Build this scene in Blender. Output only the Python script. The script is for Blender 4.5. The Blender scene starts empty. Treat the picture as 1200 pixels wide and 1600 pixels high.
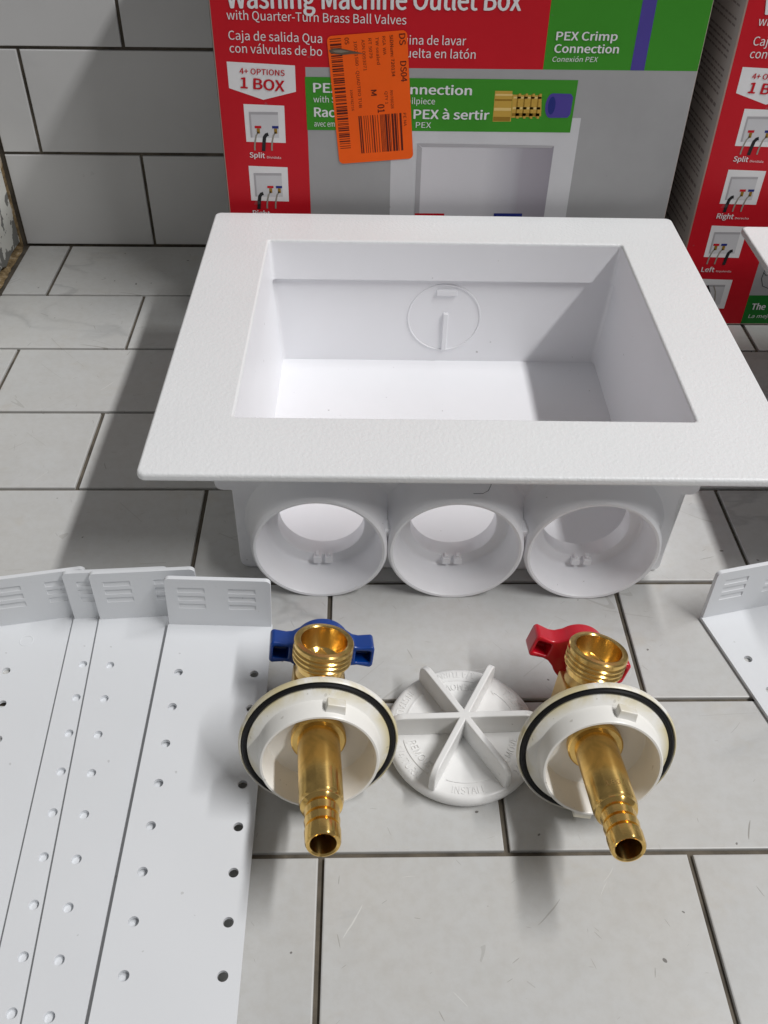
import bpy, bmesh, math, random
from mathutils import Vector, Matrix
random.seed(7)
S = 0.001                       # every builder works in millimetres
scn = bpy.context.scene
COL = scn.collection

# ------------------------------------------------------------------ camera
cam_d = bpy.data.cameras.new('camera')
cam_d.sensor_fit = 'VERTICAL'
cam_d.sensor_height = 24.0
cam_d.lens = 1455.32 / 1600 * 24.0
cam_d.clip_start = 0.01
cam_d.clip_end = 50
cam = bpy.data.objects.new('camera', cam_d)
COL.objects.link(cam)
p_, y_, r_ = 0.730940, 0.031687, 0.020368
fw = Vector((math.sin(y_) * math.cos(p_), math.cos(y_) * math.cos(p_), -math.sin(p_)))
rt = fw.cross(Vector((0, 0, 1))).normalized()
up = rt.cross(fw)
rt2 = math.cos(r_) * rt + math.sin(r_) * up
up2 = -math.sin(r_) * rt + math.cos(r_) * up
m = Matrix((rt2, up2, -fw)).transposed().to_4x4()
m.translation = Vector((0, -192.347, 363.138)) * S
cam.matrix_world = m
scn.camera = cam

# ------------------------------------------------------------------ world and lamps
w = bpy.data.worlds.new('World')
scn.world = w
w.use_nodes = True
wn, wl = w.node_tree.nodes, w.node_tree.links
wn.clear()
wo = wn.new('ShaderNodeOutputWorld')
wb = wn.new('ShaderNodeBackground')
tc = wn.new('ShaderNodeTexCoord')
sx = wn.new('ShaderNodeSeparateXYZ')
rp = wn.new('ShaderNodeValToRGB')
nx = wn.new('ShaderNodeMath')
nx.operation = 'MULTIPLY_ADD'
wl.new(sx.outputs['Y'], nx.inputs[0])
nx.inputs[1].default_value = -0.5
nx.inputs[2].default_value = 0.5
wl.new(nx.outputs[0], rp.inputs[0])
e_ = rp.color_ramp.elements
e_[0].position, e_[0].color = 0.25, (0.06, 0.057, 0.054, 1)
e_[1].position, e_[1].color = 0.85, (0.30, 0.297, 0.30, 1)
wl.new(rp.outputs[0], wb.inputs[0])
wb.inputs[1].default_value = 1.0
wl.new(wb.outputs[0], wo.inputs[0])

def area(name, loc, target, sx_, sy_, power, color):
    d = bpy.data.lights.new(name, 'AREA')
    d.shape = 'RECTANGLE'
    d.size, d.size_y = sx_, sy_
    d.energy = power
    d.color = color
    o = bpy.data.objects.new(name, d)
    COL.objects.link(o)
    z = (Vector(loc) - Vector(target)).normalized()
    yv = Vector((0, 1, 0))
    xv = yv.cross(z).normalized()
    yv = z.cross(xv)
    mm = Matrix((xv, yv, z)).transposed().to_4x4()
    mm.translation = Vector(loc)
    o.matrix_world = mm
    return o

area('ceiling_lamp', (1.66, -0.42, 2.6), (0.05, -0.42, 0), 0.13, 2.3, 88, (1.0, 0.99, 0.985))

scn.view_settings.view_transform = 'Standard'
scn.view_settings.look = 'None'
scn.view_settings.gamma = 1
scn.view_settings.exposure = 0.0
scn.view_settings.use_curve_mapping = False
scn.cycles.max_bounces = 10
scn.cycles.diffuse_bounces = 6
scn.cycles.use_denoising = True

# ------------------------------------------------------------------ materials
def mat(name, color, rough=0.5, metal=0.0, coat=0.0, spec=0.5):
    mt = bpy.data.materials.new(name)
    mt.use_nodes = True
    b = mt.node_tree.nodes['Principled BSDF']
    b.inputs['Base Color'].default_value = (*color, 1)
    b.inputs['Roughness'].default_value = rough
    b.inputs['Metallic'].default_value = metal
    b.inputs['Coat Weight'].default_value = coat
    b.inputs['Coat Roughness'].default_value = 0.15
    b.inputs['Specular IOR Level'].default_value = spec
    return mt

class N:
    """small node-graph helper"""
    def __init__(self, mt):
        self.t = mt.node_tree
        self.b = self.t.nodes['Principled BSDF']
    def n(self, kind, **kw):
        o = self.t.nodes.new(kind)
        for k, v in kw.items():
            setattr(o, k, v)
        return o
    def l(self, a, b):
        self.t.links.new(a, b)
    def obj(self):
        return self.n('ShaderNodeTexCoord').outputs['Object']
    def noise(self, vec, scale, detail=3, rough=0.5, dist=0.0):
        o = self.n('ShaderNodeTexNoise')
        o.inputs['Scale'].default_value = scale
        o.inputs['Detail'].default_value = detail
        o.inputs['Roughness'].default_value = rough
        o.inputs['Distortion'].default_value = dist
        if vec is not None:
            self.l(vec, o.inputs['Vector'])
        return o.outputs['Fac']
    def ramp(self, fac, stops):
        o = self.n('ShaderNodeValToRGB')
        e = o.color_ramp.elements
        while len(e) < len(stops):
            e.new(0.5)
        for i, (p, c) in enumerate(stops):
            e[i].position = p
            e[i].color = (*c, 1) if len(c) == 3 else c
        self.l(fac, o.inputs[0])
        return o.outputs[0]
    def mix(self, fac, a, b, mode='MIX'):
        o = self.n('ShaderNodeMix', data_type='RGBA', blend_type=mode)
        for sock, v in ((o.inputs[0], fac), (o.inputs[6], a), (o.inputs[7], b)):
            if isinstance(v, (int, float)):
                sock.default_value = v
            elif isinstance(v, tuple):
                sock.default_value = (*v, 1)
            else:
                self.l(v, sock)
        return o.outputs[2]
    def math(self, op, a, b=None, clamp=False):
        o = self.n('ShaderNodeMath', operation=op, use_clamp=clamp)
        for i, v in enumerate((a, b)):
            if v is None:
                continue
            if isinstance(v, (int, float)):
                o.inputs[i].default_value = v
            else:
                self.l(v, o.inputs[i])
        return o.outputs[0]
    def mapping(self, vec, loc=(0, 0, 0), rot=(0, 0, 0), scale=(1, 1, 1)):
        o = self.n('ShaderNodeMapping')
        o.inputs['Location'].default_value = loc
        o.inputs['Rotation'].default_value = rot
        o.inputs['Scale'].default_value = scale
        self.l(vec, o.inputs['Vector'])
        return o.outputs[0]
    def bump(self, h, strength, dist):
        o = self.n('ShaderNodeBump')
        o.inputs['Strength'].default_value = strength
        o.inputs['Distance'].default_value = dist
        self.l(h, o.inputs['Height'])
        self.l(o.outputs[0], self.b.inputs['Normal'])
    def color(self, c):
        self.l(c, self.b.inputs['Base Color'])
    def rough(self, r):
        self.l(r, self.b.inputs['Roughness'])

def plastic(name, base, rough, grain, gstr, speck=0.0):
    mt = mat(name, base, rough)
    g = N(mt)
    v = g.obj()
    c = g.ramp(g.noise(v, 14, 4), [(0.3, tuple(x * 0.97 for x in base)), (0.7, base)])
    if speck:
        sp = g.math('GREATER_THAN', g.noise(v, 260, 1), 0.80)
        c = g.mix(g.math('MULTIPLY', sp, speck), c, (0.25, 0.23, 0.22))
    g.color(c)
    if gstr:
        g.bump(g.noise(v, grain, 3, 0.6), gstr, 0.0006)
    return mt

M = {}
M['faceplate'] = plastic('faceplate_plastic', (0.825, 0.84, 0.85), 0.42, 540, 0.5)
M['tub'] = plastic('tub_plastic', (0.85, 0.855, 0.88), 0.36, 90, 0.05, 0.5)
M['bracket'] = plastic('bracket_plastic', (0.74, 0.76, 0.785), 0.34, 60, 0.03, 0.3)
M['cap'] = plastic('cap_plastic', (0.81, 0.81, 0.80), 0.33, 120, 0.05, 0.4)
M['rubber'] = mat('black_rubber', (0.005, 0.005, 0.006), 0.45, spec=0.3)
M['blue'] = mat('blue_plastic', (0.0, 0.04, 0.25), 0.3, coat=0.3)
M['red'] = mat('red_plastic', (0.56, 0.004, 0.02), 0.28, coat=0.35)
M['dark'] = mat('dark_gap', (0.012, 0.011, 0.010), 0.9)

def ivory():
    mt = mat('ivory_plastic', (0.78, 0.765, 0.70), 0.34)
    g = N(mt)
    v = g.obj()
    # glue and grease stains around the rim: radius from the disc axis
    sp = g.n('ShaderNodeSeparateXYZ')
    g.l(v, sp.inputs[0])
    rr = g.math('SQRT', g.math('ADD', g.math('MULTIPLY', sp.outputs[0], sp.outputs[0]), g.math('MULTIPLY', sp.outputs[2], sp.outputs[2])))
    rim = g.math('MULTIPLY', g.math('SUBTRACT', rr, 0.0255), 260, True)
    st = g.math('MULTIPLY', g.ramp(g.noise(v, 55, 4, 0.6, 0.8), [(0.38, (0, 0, 0)), (0.62, (1, 1, 1))]), rim)
    c = g.mix(g.math('MULTIPLY', st, 0.75), (0.85, 0.84, 0.80), (0.60, 0.50, 0.20))
    sp2 = g.math('GREATER_THAN', g.noise(v, 210, 2), 0.73)
    c = g.mix(g.math('MULTIPLY', sp2, 0.35), c, (0.35, 0.32, 0.26))
    g.color(c)
    return mt
M['ivory'] = ivory()

def brass(name, base, r0, r1, turn, axis=None):
    mt = mat(name, base, r0, 1.0)
    g = N(mt)
    v = g.obj()
    sm = g.noise(v, 70, 4, 0.6, 0.5)
    g.color(g.ramp(sm, [(0.30, tuple(x * 0.62 for x in base)), (0.52, base), (0.8, tuple(min(1, x * 1.08) for x in base))]))
    q = g.n('ShaderNodeMapRange')
    q.inputs[3].default_value = r1
    q.inputs[4].default_value = r0
    g.l(sm, q.inputs[0])
    g.rough(q.outputs[0])
    g.bump(g.noise(g.mapping(v, scale=(1, turn, 1)), 380, 2), 0.05, 0.0003)
    if axis:                    # lathe-turned: fine rings round the axis stretch every highlight along it
        tg = g.n('ShaderNodeTangent', direction_type='RADIAL', axis=axis)
        g.l(tg.outputs[0], g.b.inputs['Tangent'])
        g.b.inputs['Anisotropic'].default_value = 0.8
        g.b.inputs['Anisotropic Rotation'].default_value = 0.25
    return mt
M['brass'] = brass('turned_brass', (0.87, 0.59, 0.20), 0.15, 0.27, 3, 'Y')
M['brass_up'] = brass('turned_brass_outlet', (0.90, 0.62, 0.22), 0.17, 0.28, 1, 'Z')
M['cast'] = brass('cast_brass', (0.78, 0.55, 0.23), 0.26, 0.42, 1)

def tile_mat(name, base, warm):
    mt = mat(name, base, 0.32)
    g = N(mt)
    v = g.obj()
    at = g.n('ShaderNodeAttribute', attribute_name='tile')
    off = g.n('ShaderNodeVectorMath', operation='SCALE')
    cb = g.n('ShaderNodeCombineXYZ')
    for i in range(3):
        g.l(at.outputs['Fac'], cb.inputs[i])
    g.l(cb.outputs[0], off.inputs[0])
    off.inputs['Scale'].default_value = 3.7
    ad = g.n('ShaderNodeVectorMath', operation='ADD')
    g.l(v, ad.inputs[0])
    g.l(off.outputs[0], ad.inputs[1])
    tv = ad.outputs[0]
    # cloudy body and thin marble veins
    c = g.ramp(g.noise(tv, 9, 5, 0.55), [(0.3, tuple(x * 0.94 for x in base)), (0.7, tuple(min(1, x * 1.03) for x in base))])
    vn = g.math('ABSOLUTE', g.math('SUBTRACT', g.noise(g.mapping(tv, rot=(0, 0, 0.7), scale=(1, 2.1, 1)), 5.5, 5, 0.5, 0.6), 0.5))
    vein = g.ramp(vn, [(0.0, (1, 1, 1)), (0.022, (0, 0, 0))])
    vm = g.ramp(g.noise(tv, 7, 2), [(0.50, (0, 0, 0)), (0.64, (1, 1, 1))])
    c = g.mix(g.math('MULTIPLY', g.math('MULTIPLY', vein, vm), 0.45), c, (0.27, 0.28, 0.29))
    # warm traffic dirt, mostly in one area of the floor
    if warm:
        d = g.ramp(g.noise(v, 12, 5, 0.65), [(0.40, (0, 0, 0)), (0.75, (1, 1, 1))])
        c = g.mix(g.math('MULTIPLY', d, 0.22), c, (0.50, 0.45, 0.37))
        fine = g.ramp(g.noise(v, 190, 4, 0.7), [(0.42, (0, 0, 0)), (0.72, (1, 1, 1))])
        c = g.mix(g.math('MULTIPLY', fine, 0.16), c, (0.36, 0.33, 0.28))
        # scratches: stretched cells in several directions, some dark and some pale
        wob = g.n('ShaderNodeTexNoise')
        wob.inputs['Scale'].default_value = 45
        g.l(v, wob.inputs['Vector'])
        wv = g.n('ShaderNodeVectorMath', operation='MULTIPLY_ADD')
        g.l(wob.outputs['Color'], wv.inputs[0])
        wv.inputs[1].default_value = (0.0035, 0.0035, 0)
        g.l(v, wv.inputs[2])
        dark, pale = (0.22, 0.205, 0.18), (0.74, 0.74, 0.72)
        zone = g.ramp(g.noise(v, 9, 3), [(0.38, (0.45,) * 3), (0.62, (1,) * 3)])
        for i, (ang, sc, st, amt, col_) in enumerate(((0.3, 210, .07, .75, dark), (1.25, 260, .05, .65, dark), (2.1, 230, .06, .7, dark), (2.75, 300, .08, .6, dark),
                                                      (0.8, 150, .035, .5, dark), (1.8, 170, .03, .45, dark), (0.55, 200, .04, .6, pale), (2.4, 190, .04, .6, pale), (1.5, 240, .05, .5, pale),
                                                      (0.1, 420, .10, .6, dark), (0.95, 460, .09, .55, dark), (1.65, 440, .10, .55, dark), (2.5, 480, .08, .6, dark), (2.9, 380, .06, .5, dark), (0.65, 360, .05, .5, pale))):
            vo = g.n('ShaderNodeTexVoronoi')
            ro = g.mapping(wv.outputs[0], loc=(i * .37, i * .21, 0), rot=(0, 0, ang))
            g.l(g.mapping(ro, scale=(1, st, 0)), vo.inputs['Vector'])
            vo.inputs['Scale'].default_value = sc
            pick = g.n('ShaderNodeSeparateColor')
            g.l(vo.outputs['Color'], pick.inputs[0])
            line = g.math('LESS_THAN', vo.outputs['Distance'], g.math('MULTIPLY', pick.outputs[1], 0.085))
            keep = g.math('MULTIPLY', line, g.math('GREATER_THAN', pick.outputs[0], 0.22 if sc < 320 else 0.45))
            keep = g.math('MULTIPLY', g.math('MULTIPLY', keep, pick.outputs[2]), zone)
            c = g.mix(g.math('MULTIPLY', keep, amt), c, col_)
        # a few long hair-thin scuffs
        for ang, sc, lo in ((0.75, 5.0, 0.0009), (2.3, 6.0, 0.0010), (1.5, 7.0, 0.0010)):
            ln = g.noise(g.mapping(g.mapping(v, rot=(0, 0, ang)), loc=(sc, 2, 0), scale=(1, 0.10, 0)), sc * 4, 1, 0.3)
            hl = g.math('LESS_THAN', g.math('ABSOLUTE', g.math('SUBTRACT', ln, 0.5)), lo * 1.5)
            hm = g.math('GREATER_THAN', g.noise(g.mapping(v, loc=(ang, 0, 0)), 17, 2), 0.60)
            c = g.mix(g.math('MULTIPLY', g.math('MULTIPLY', hl, hm), 0.30), c, (0.27, 0.26, 0.23))
        # faint tan smears and cloudy scuffing
        tan = g.ramp(g.noise(g.mapping(v, loc=(4, 1, 0), scale=(1, 1.4, 1)), 26, 4, 0.65), [(0.60, (0, 0, 0)), (0.78, (1, 1, 1))])
        c = g.mix(g.math('MULTIPLY', tan, 0.22), c, (0.45, 0.36, 0.22))
        scuff = g.ramp(g.noise(g.mapping(v, scale=(1, 1.7, 1)), 48, 6, 0.75), [(0.45, (0, 0, 0)), (0.7, (1, 1, 1))])
        c = g.mix(g.math('MULTIPLY', scuff, 0.12), c, (0.36, 0.345, 0.31))
        dots = g.math('GREATER_THAN', g.noise(v, 170, 1), 0.785)
        c = g.mix(g.math('MULTIPLY', dots, 0.8), c, (0.10, 0.09, 0.08))
    g.color(c)
    g.rough(g.ramp(g.noise(v, 22, 4, 0.6), [(0.3, (0.27,) * 3), (0.75, (0.46,) * 3)]))
    g.bump(g.noise(v, 30, 3), 0.05, 0.0008)
    return mt
M['floor_tile'] = tile_mat('floor_tile_glaze', (0.56, 0.567, 0.562), True)
M['wall_tile'] = tile_mat('wall_tile_glaze', (0.62, 0.62, 0.62), False)

def grout_mat():
    mt = mat('grout', (0.10, 0.085, 0.065), 0.9)
    g = N(mt)
    g.color(g.ramp(g.noise(g.obj(), 60, 4, 0.6), [(0.3, (0.05, 0.043, 0.034)), (0.75, (0.17, 0.145, 0.11))]))
    return mt
M['grout'] = grout_mat()

def chipped():
    mt = mat('chipped_paint', (0.62, 0.62, 0.58), 0.6)
    g = N(mt)
    v = g.obj()
    sp = g.n('ShaderNodeSeparateXYZ')
    g.l(v, sp.inputs[0])
    low = g.n('ShaderNodeMapRange')
    low.inputs[1].default_value = 0.0
    low.inputs[2].default_value = 0.075
    low.inputs[3].default_value = 0.17
    low.inputs[4].default_value = -0.04
    g.l(sp.outputs[2], low.inputs[0])
    msk = g.math('GREATER_THAN', g.math('ADD', g.noise(v, 75, 4, 0.55), low.outputs[0]), 0.625)
    c = g.mix(msk, (0.62, 0.62, 0.58), (0.17, 0.17, 0.16))
    g.color(c)
    g.bump(g.math('MULTIPLY', msk, -1), 0.7, 0.0012)
    return mt
M['chipped'] = chipped()
def wood():
    mt = mat('brown_wood', (0.20, 0.12, 0.045), 0.8)
    g = N(mt)
    g.color(g.ramp(g.noise(g.obj(), 130, 4, 0.7), [(0.35, (0.09, 0.06, 0.03)), (0.55, (0.30, 0.21, 0.10)), (0.75, (0.55, 0.50, 0.42))]))
    g.bump(g.noise(g.obj(), 180, 3), 0.6, 0.002)
    return mt
M['wood'] = wood()

def ink(name, c, rough=0.42):
    mt = mat(name, c, rough, spec=0.22)
    g = N(mt)
    v = g.obj()
    col_ = g.ramp(g.noise(v, 20, 5, 0.6), [(0.3, tuple(x * 0.93 for x in c)), (0.7, tuple(min(1, x * 1.03) for x in c))])
    scf = g.math('GREATER_THAN', g.noise(g.mapping(v, scale=(1, 1, 1.8)), 75, 2), 0.755)
    g.color(g.mix(g.math('MULTIPLY', scf, 0.3), col_, (0.16, 0.15, 0.15)))
    g.rough(g.ramp(g.noise(v, 35, 4, 0.6), [(0.3, (rough - 0.06,) * 3), (0.8, (rough + 0.1,) * 3)]))
    return mt
I = {k: ink('ink_' + k, c) for k, c in dict(
    red=(0.55, 0.008, 0.018), green=(0.045, 0.27, 0.02), grey=(0.36, 0.36, 0.365), white=(0.78, 0.78, 0.79),
    blue=(0.075, 0.055, 0.30), darkblue=(0.02, 0.03, 0.20), black=(0.02, 0.02, 0.022), softgrey=(0.60, 0.60, 0.62), midgrey=(0.42, 0.41, 0.43),
    mauve=(0.36, 0.33, 0.37), brass=(0.55, 0.34, 0.06), brassdark=(0.30, 0.17, 0.02), brasslight=(0.75, 0.55, 0.20),
    hose=(0.30, 0.28, 0.24), orange=(0.95, 0.12, 0.006), sepia=(0.10, 0.012, 0.006), side=(0.46, 0.46, 0.45), sidetext=(0.22, 0.21, 0.21),
    edge=(0.62, 0.50, 0.44), tear=(0.13, 0.09, 0.06), tearlight=(0.24, 0.20, 0.15), darkgreen=(0.01, 0.17, 0.02)).items()}

def recess_ink():
    mt = mat('ink_recess', (0.6, 0.6, 0.62), 0.42, spec=0.22)
    g = N(mt)
    sp = g.n('ShaderNodeSeparateXYZ')
    g.l(g.obj(), sp.inputs[0])
    mr_ = g.n('ShaderNodeMapRange')
    mr_.inputs[1].default_value = 0.128
    mr_.inputs[2].default_value = 0.218
    g.l(sp.outputs[0], mr_.inputs[0])
    g.color(g.ramp(mr_.outputs[0], [(0.0, (0.66, 0.65, 0.68)), (0.5, (0.60, 0.59, 0.62)), (0.72, (0.44, 0.43, 0.47)), (0.78, (0.36, 0.34, 0.38)), (1.0, (0.30, 0.28, 0.32))]))
    return mt
I['recess'] = recess_ink()

# ------------------------------------------------------------------ mesh helpers
def link(name, me, mats, parent=None, angle=35, smooth=True):
    if not isinstance(mats, (list, tuple)):
        mats = [mats]
    o = bpy.data.objects.new(name, me)
    COL.objects.link(o)
    for x in mats:
        me.materials.append(x)
    if smooth:
        for f in me.polygons:
            f.use_smooth = True
        me.set_sharp_from_angle(angle=math.radians(angle))
    if parent is not None:
        o.parent = parent
    return o

def done(name, bm, mats, parent=None, angle=35, smooth=True, fix=True):
    if fix:
        bmesh.ops.recalc_face_normals(bm, faces=bm.faces)
    bmesh.ops.scale(bm, vec=(S, S, S), verts=bm.verts)
    me = bpy.data.meshes.new(name)
    bm.to_mesh(me)
    bm.free()
    return link(name, me, mats, parent, angle, smooth)

def prism(bm, pts, lo, hi, axis='Z', mi=0, xf=None):
    """extrude a 2D outline; axis Z: (x,y), axis Y: (x,z), axis X: (y,z)"""
    def P(p, h):
        v = {'Z': (p[0], p[1], h), 'Y': (p[0], h, p[1]), 'X': (h, p[0], p[1])}[axis]
        return xf @ Vector(v) if xf else Vector(v)
    a = [bm.verts.new(P(p, lo)) for p in pts]
    b = [bm.verts.new(P(p, hi)) for p in pts]
    n = len(pts)
    fs = [bm.faces.new(a[::-1]), bm.faces.new(b)]
    for i in range(n):
        fs.append(bm.faces.new((a[i], a[(i + 1) % n], b[(i + 1) % n], b[i])))
    for f in fs:
        f.material_index = mi
    return fs

def rrect(x0, y0, x1, y1, r, n=5):
    out = []
    rs = r if isinstance(r, (list, tuple)) else (r,) * 4     # order: x1y1, x0y1, x0y0, x1y0
    for (cx, cy, a0), q in zip(((x1, y1, 0), (x0, y1, 90), (x0, y0, 180), (x1, y0, 270)), rs):
        if q <= 0:
            out.append((cx, cy))
            continue
        sx_, sy_ = (1 if cx == x1 else -1), (1 if cy == y1 else -1)
        ox, oy = cx - sx_ * q, cy - sy_ * q
        for i in range(n + 1):
            t = math.radians(a0 + 90 * i / n)
            out.append((ox + q * math.cos(t), oy + q * math.sin(t)))
    return out

def box(bm, x0, y0, z0, x1, y1, z1, mi=0, xf=None):
    return prism(bm, [(x0, y0), (x1, y0), (x1, y1), (x0, y1)], z0, z1, 'Z', mi, xf)

def lathe(bm, prof, n=72, axis='Z', origin=(0, 0, 0), mi=0, closed=False, xf=None):
    """revolve (r,h) profile round an axis"""
    rings = []
    for r, h in prof:
        ring = []
        for i in range(n):
            t = 2 * math.pi * i / n
            c, s = r * math.cos(t), r * math.sin(t)
            v = {'Z': (c, s, h), 'Y': (c, h, s), 'X': (h, c, s)}[axis]
            v = Vector(v) + Vector(origin)
            ring.append(bm.verts.new(xf @ v if xf else v))
        rings.append(ring)
    k = len(rings)
    for j in range(k if closed else k - 1):
        a, b = rings[j], rings[(j + 1) % k]
        for i in range(n):
            f = bm.faces.new((a[i], a[(i + 1) % n], b[(i + 1) % n], b[i]))
            f.material_index = mi
    if not closed:
        for ring in (rings[0], rings[-1]):
            f = bm.faces.new(ring)
            f.material_index = mi

def tube(bm, pts, r, n=8, mi=0):
    pts = [Vector(p) for p in pts]
    rings = []
    for i, p in enumerate(pts):
        d = (pts[min(i + 1, len(pts) - 1)] - pts[max(i - 1, 0)]).normalized()
        a = d.orthogonal().normalized()
        b = d.cross(a)
        rings.append([bm.verts.new(p + r * (math.cos(2 * math.pi * k / n) * a + math.sin(2 * math.pi * k / n) * b)) for k in range(n)])
    for i in range(len(rings) - 1):
        for k in range(n):
            f = bm.faces.new((rings[i][k], rings[i][(k + 1) % n], rings[i + 1][(k + 1) % n], rings[i + 1][k]))
            f.material_index = mi
    bm.faces.new(rings[0][::-1])
    bm.faces.new(rings[-1])

def bevel(o, wd, seg=3, angle=40):
    md = o.modifiers.new('bevel', 'BEVEL')
    md.width = wd * S
    md.segments = seg
    md.limit_method = 'ANGLE'
    md.angle_limit = math.radians(angle)
    wnm = o.modifiers.new('weighted', 'WEIGHTED_NORMAL')
    wnm.keep_sharp = True
    return md

def apply_mods(o, angle=35):
    dg = bpy.context.evaluated_depsgraph_get()
    dg.update()
    me = bpy.data.meshes.new_from_object(o.evaluated_get(dg))
    old = o.data
    o.modifiers.clear()
    o.data = me
    me.name = old.name
    for f in me.polygons:
        f.use_smooth = True
    me.set_sharp_from_angle(angle=math.radians(angle))

def cut(o, bm_list):
    """subtract closed shapes (bmeshes in mm) from a mesh object"""
    tmp = []
    for bm in bm_list:
        c = done('cutter', bm, [], o.parent, smooth=False)
        md = o.modifiers.new('cut', 'BOOLEAN')
        md.operation = 'DIFFERENCE'
        md.solver = 'EXACT'
        md.object = c
        tmp.append(c)
    apply_mods(o)
    for c in tmp:
        me = c.data
        bpy.data.objects.remove(c)
        bpy.data.meshes.remove(me)

def thing(name, label, cat, loc=(0, 0, 0), rot=None, group=None):
    o = bpy.data.objects.new(name, None)
    COL.objects.link(o)
    o.empty_display_size = 0.02
    mm = rot.to_4x4() if rot is not None else Matrix()
    mm.translation = Vector(loc) * S
    o.matrix_world = mm
    o['label'] = label
    o['category'] = cat
    if group:
        o['group'] = group
    return o

def struct(o):
    o['kind'] = 'structure'
    return o

# ---- flat lettering (mesh polygons in a local x,z plane)
_tc = {}
try:                            # the sans-serif face that ships with Blender; its built-in face otherwise
    import os
    FONT = bpy.data.fonts.load(os.path.join(bpy.utils.system_resource('DATAFILES'), 'fonts', 'Noto Sans CJK Regular.woff2'))
except Exception:
    FONT = None
def glyphs(body, bold, shear):
    key = (body, bold, shear)
    if key in _tc:
        return _tc[key]
    cu = bpy.data.curves.new('t', 'FONT')
    cu.body = body
    if FONT:
        cu.font = FONT
    cu.size = 1
    cu.offset = bold
    cu.shear = shear
    cu.resolution_u = 3
    o = bpy.data.objects.new('t', cu)
    COL.objects.link(o)
    dg = bpy.context.evaluated_depsgraph_get()
    dg.update()
    me = bpy.data.meshes.new_from_object(o.evaluated_get(dg))
    vs = [v.co.copy() for v in me.vertices]
    fs = [tuple(p.vertices) for p in me.polygons]
    bpy.data.objects.remove(o)
    bpy.data.curves.remove(cu)
    bpy.data.meshes.remove(me)
    _tc[key] = (vs, fs)
    return vs, fs
CAP = max(v.y for v in glyphs('H', 0, 0)[0])

def lettering(bm, put, body, a, b, cap, mi, bold=0.0, shear=0.0):
    """write body from a to b (x,z in mm) with the given cap height; put maps (x,z) to a Vector"""
    vs, fs = glyphs(body, 0, shear)
    x0 = min(v.x for v in vs)
    wd = max(v.x for v in vs) - x0
    a, b = Vector(a), Vector(b)
    d = b - a
    L = d.length
    d.normalize()
    nrm = Vector((-d.y, d.x))
    # a bold stroke is the same word laid down a few times, a hair apart
    e = bold * cap * 2.4
    for n, (ex, ez) in enumerate(((0, 0),) if not bold else ((-e, 0), (e, 0), (0, e * .5), (0, -e * .5), (0, 0))):
        nv = []
        for v in vs:
            q = a + d * ((v.x - x0) / wd * L + ex) + nrm * (v.y / CAP * cap + ez)
            p = put(q.x, q.y)
            p.y -= 0.012 * n
            nv.append(bm.verts.new(p))
        for f in fs:
            try:
                k = bm.faces.new([nv[i] for i in f])
                k.material_index = mi
            except ValueError:
                pass

def flat(bm, put, pts, mi):
    f = bm.faces.new([bm.verts.new(put(x, z)) for x, z in pts])
    f.material_index = mi
    return f

def stroke(bm, put, pts, wd, mi):
    """a flat printed line"""
    L, R = [], []
    for i, p in enumerate(pts):
        d = Vector(pts[min(i + 1, len(pts) - 1)]) - Vector(pts[max(i - 1, 0)])
        d.normalize()
        nn = Vector((-d.y, d.x)) * wd / 2
        L.append(bm.verts.new(put(*(Vector(p) + nn))))
        R.append(bm.verts.new(put(*(Vector(p) - nn))))
    for i in range(len(pts) - 1):
        f = bm.faces.new((L[i], R[i], R[i + 1], L[i + 1]))
        f.material_index = mi

# ------------------------------------------------------------------ setting: floor, walls
D, T, GAP = 77.8, 153.3, 2.5
WALL_Y = 552.0
def tile_field(bm, lay, u0, u1, v0, v1, rows, joint, put, seed):
    rnd = random.Random(seed)
    for k in rows:
        va, vb = max(k * D, v0) + GAP / 2, min((k + 1) * D, v1) - GAP / 2
        if 0 < v1 - (k + 1) * D < 12:
            vb = v1 - GAP / 2
        if vb - va < 3:
            continue
        j0 = joint(k)
        js = [u0] + [x for x in sorted(j0) if u0 + 4 < x < u1 - 4] + [u1]
        for a, b in zip(js, js[1:]):
            dz = rnd.uniform(-0.12, 0.0)
            jx = [rnd.uniform(-.25, .25) for _ in range(4)]
            ua, ub = a + GAP / 2 + jx[0], b - GAP / 2 + jx[1]
            lo, hi = va + jx[2], vb + jx[3]
            e = 0.55
            rv = rnd.random()
            def ring(i, h):
                return [bm.verts.new(put(x, y, h)) for x, y in ((ua + i, lo + i), (ub - i, lo + i), (ub - i, hi - i), (ua + i, hi - i))]
            r0, r1, r2, r3 = ring(0, -7), ring(0, -e * 1.1 + dz), ring(e * .3, -e * .3 + dz), ring(e * 1.1, dz)
            fs = [bm.faces.new(r3)]
            for p, q in ((r0, r1), (r1, r2), (r2, r3)):
                for i in range(4):
                    fs.append(bm.faces.new((p[i], p[(i + 1) % 4], q[(i + 1) % 4], q[i])))
            for f in fs:
                f[lay] = rv

def floor():
    bm = bmesh.new()
    lay = bm.faces.layers.float.new('tile')
    def joint(k):
        base = 60.5 if k % 2 == 0 else -17.0
        return [base + T * j for j in range(-3, 6)]
    tile_field(bm, lay, -282.5, 760, -390, 551.6, range(-6, 7), joint, lambda x, y, h: Vector((x, y, h)), 3)
    for f in list(bm.faces):
        f.material_index = 0
    a = [bm.verts.new(v) for v in ((-300, -390, -1.9), (760, -390, -1.9), (760, 560, -1.9), (-300, 560, -1.9))]
    bm.faces.new(a).material_index = 1
    return struct(done('floor', bm, [M['floor_tile'], M['grout']], smooth=False, fix=True))
floor()

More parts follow.
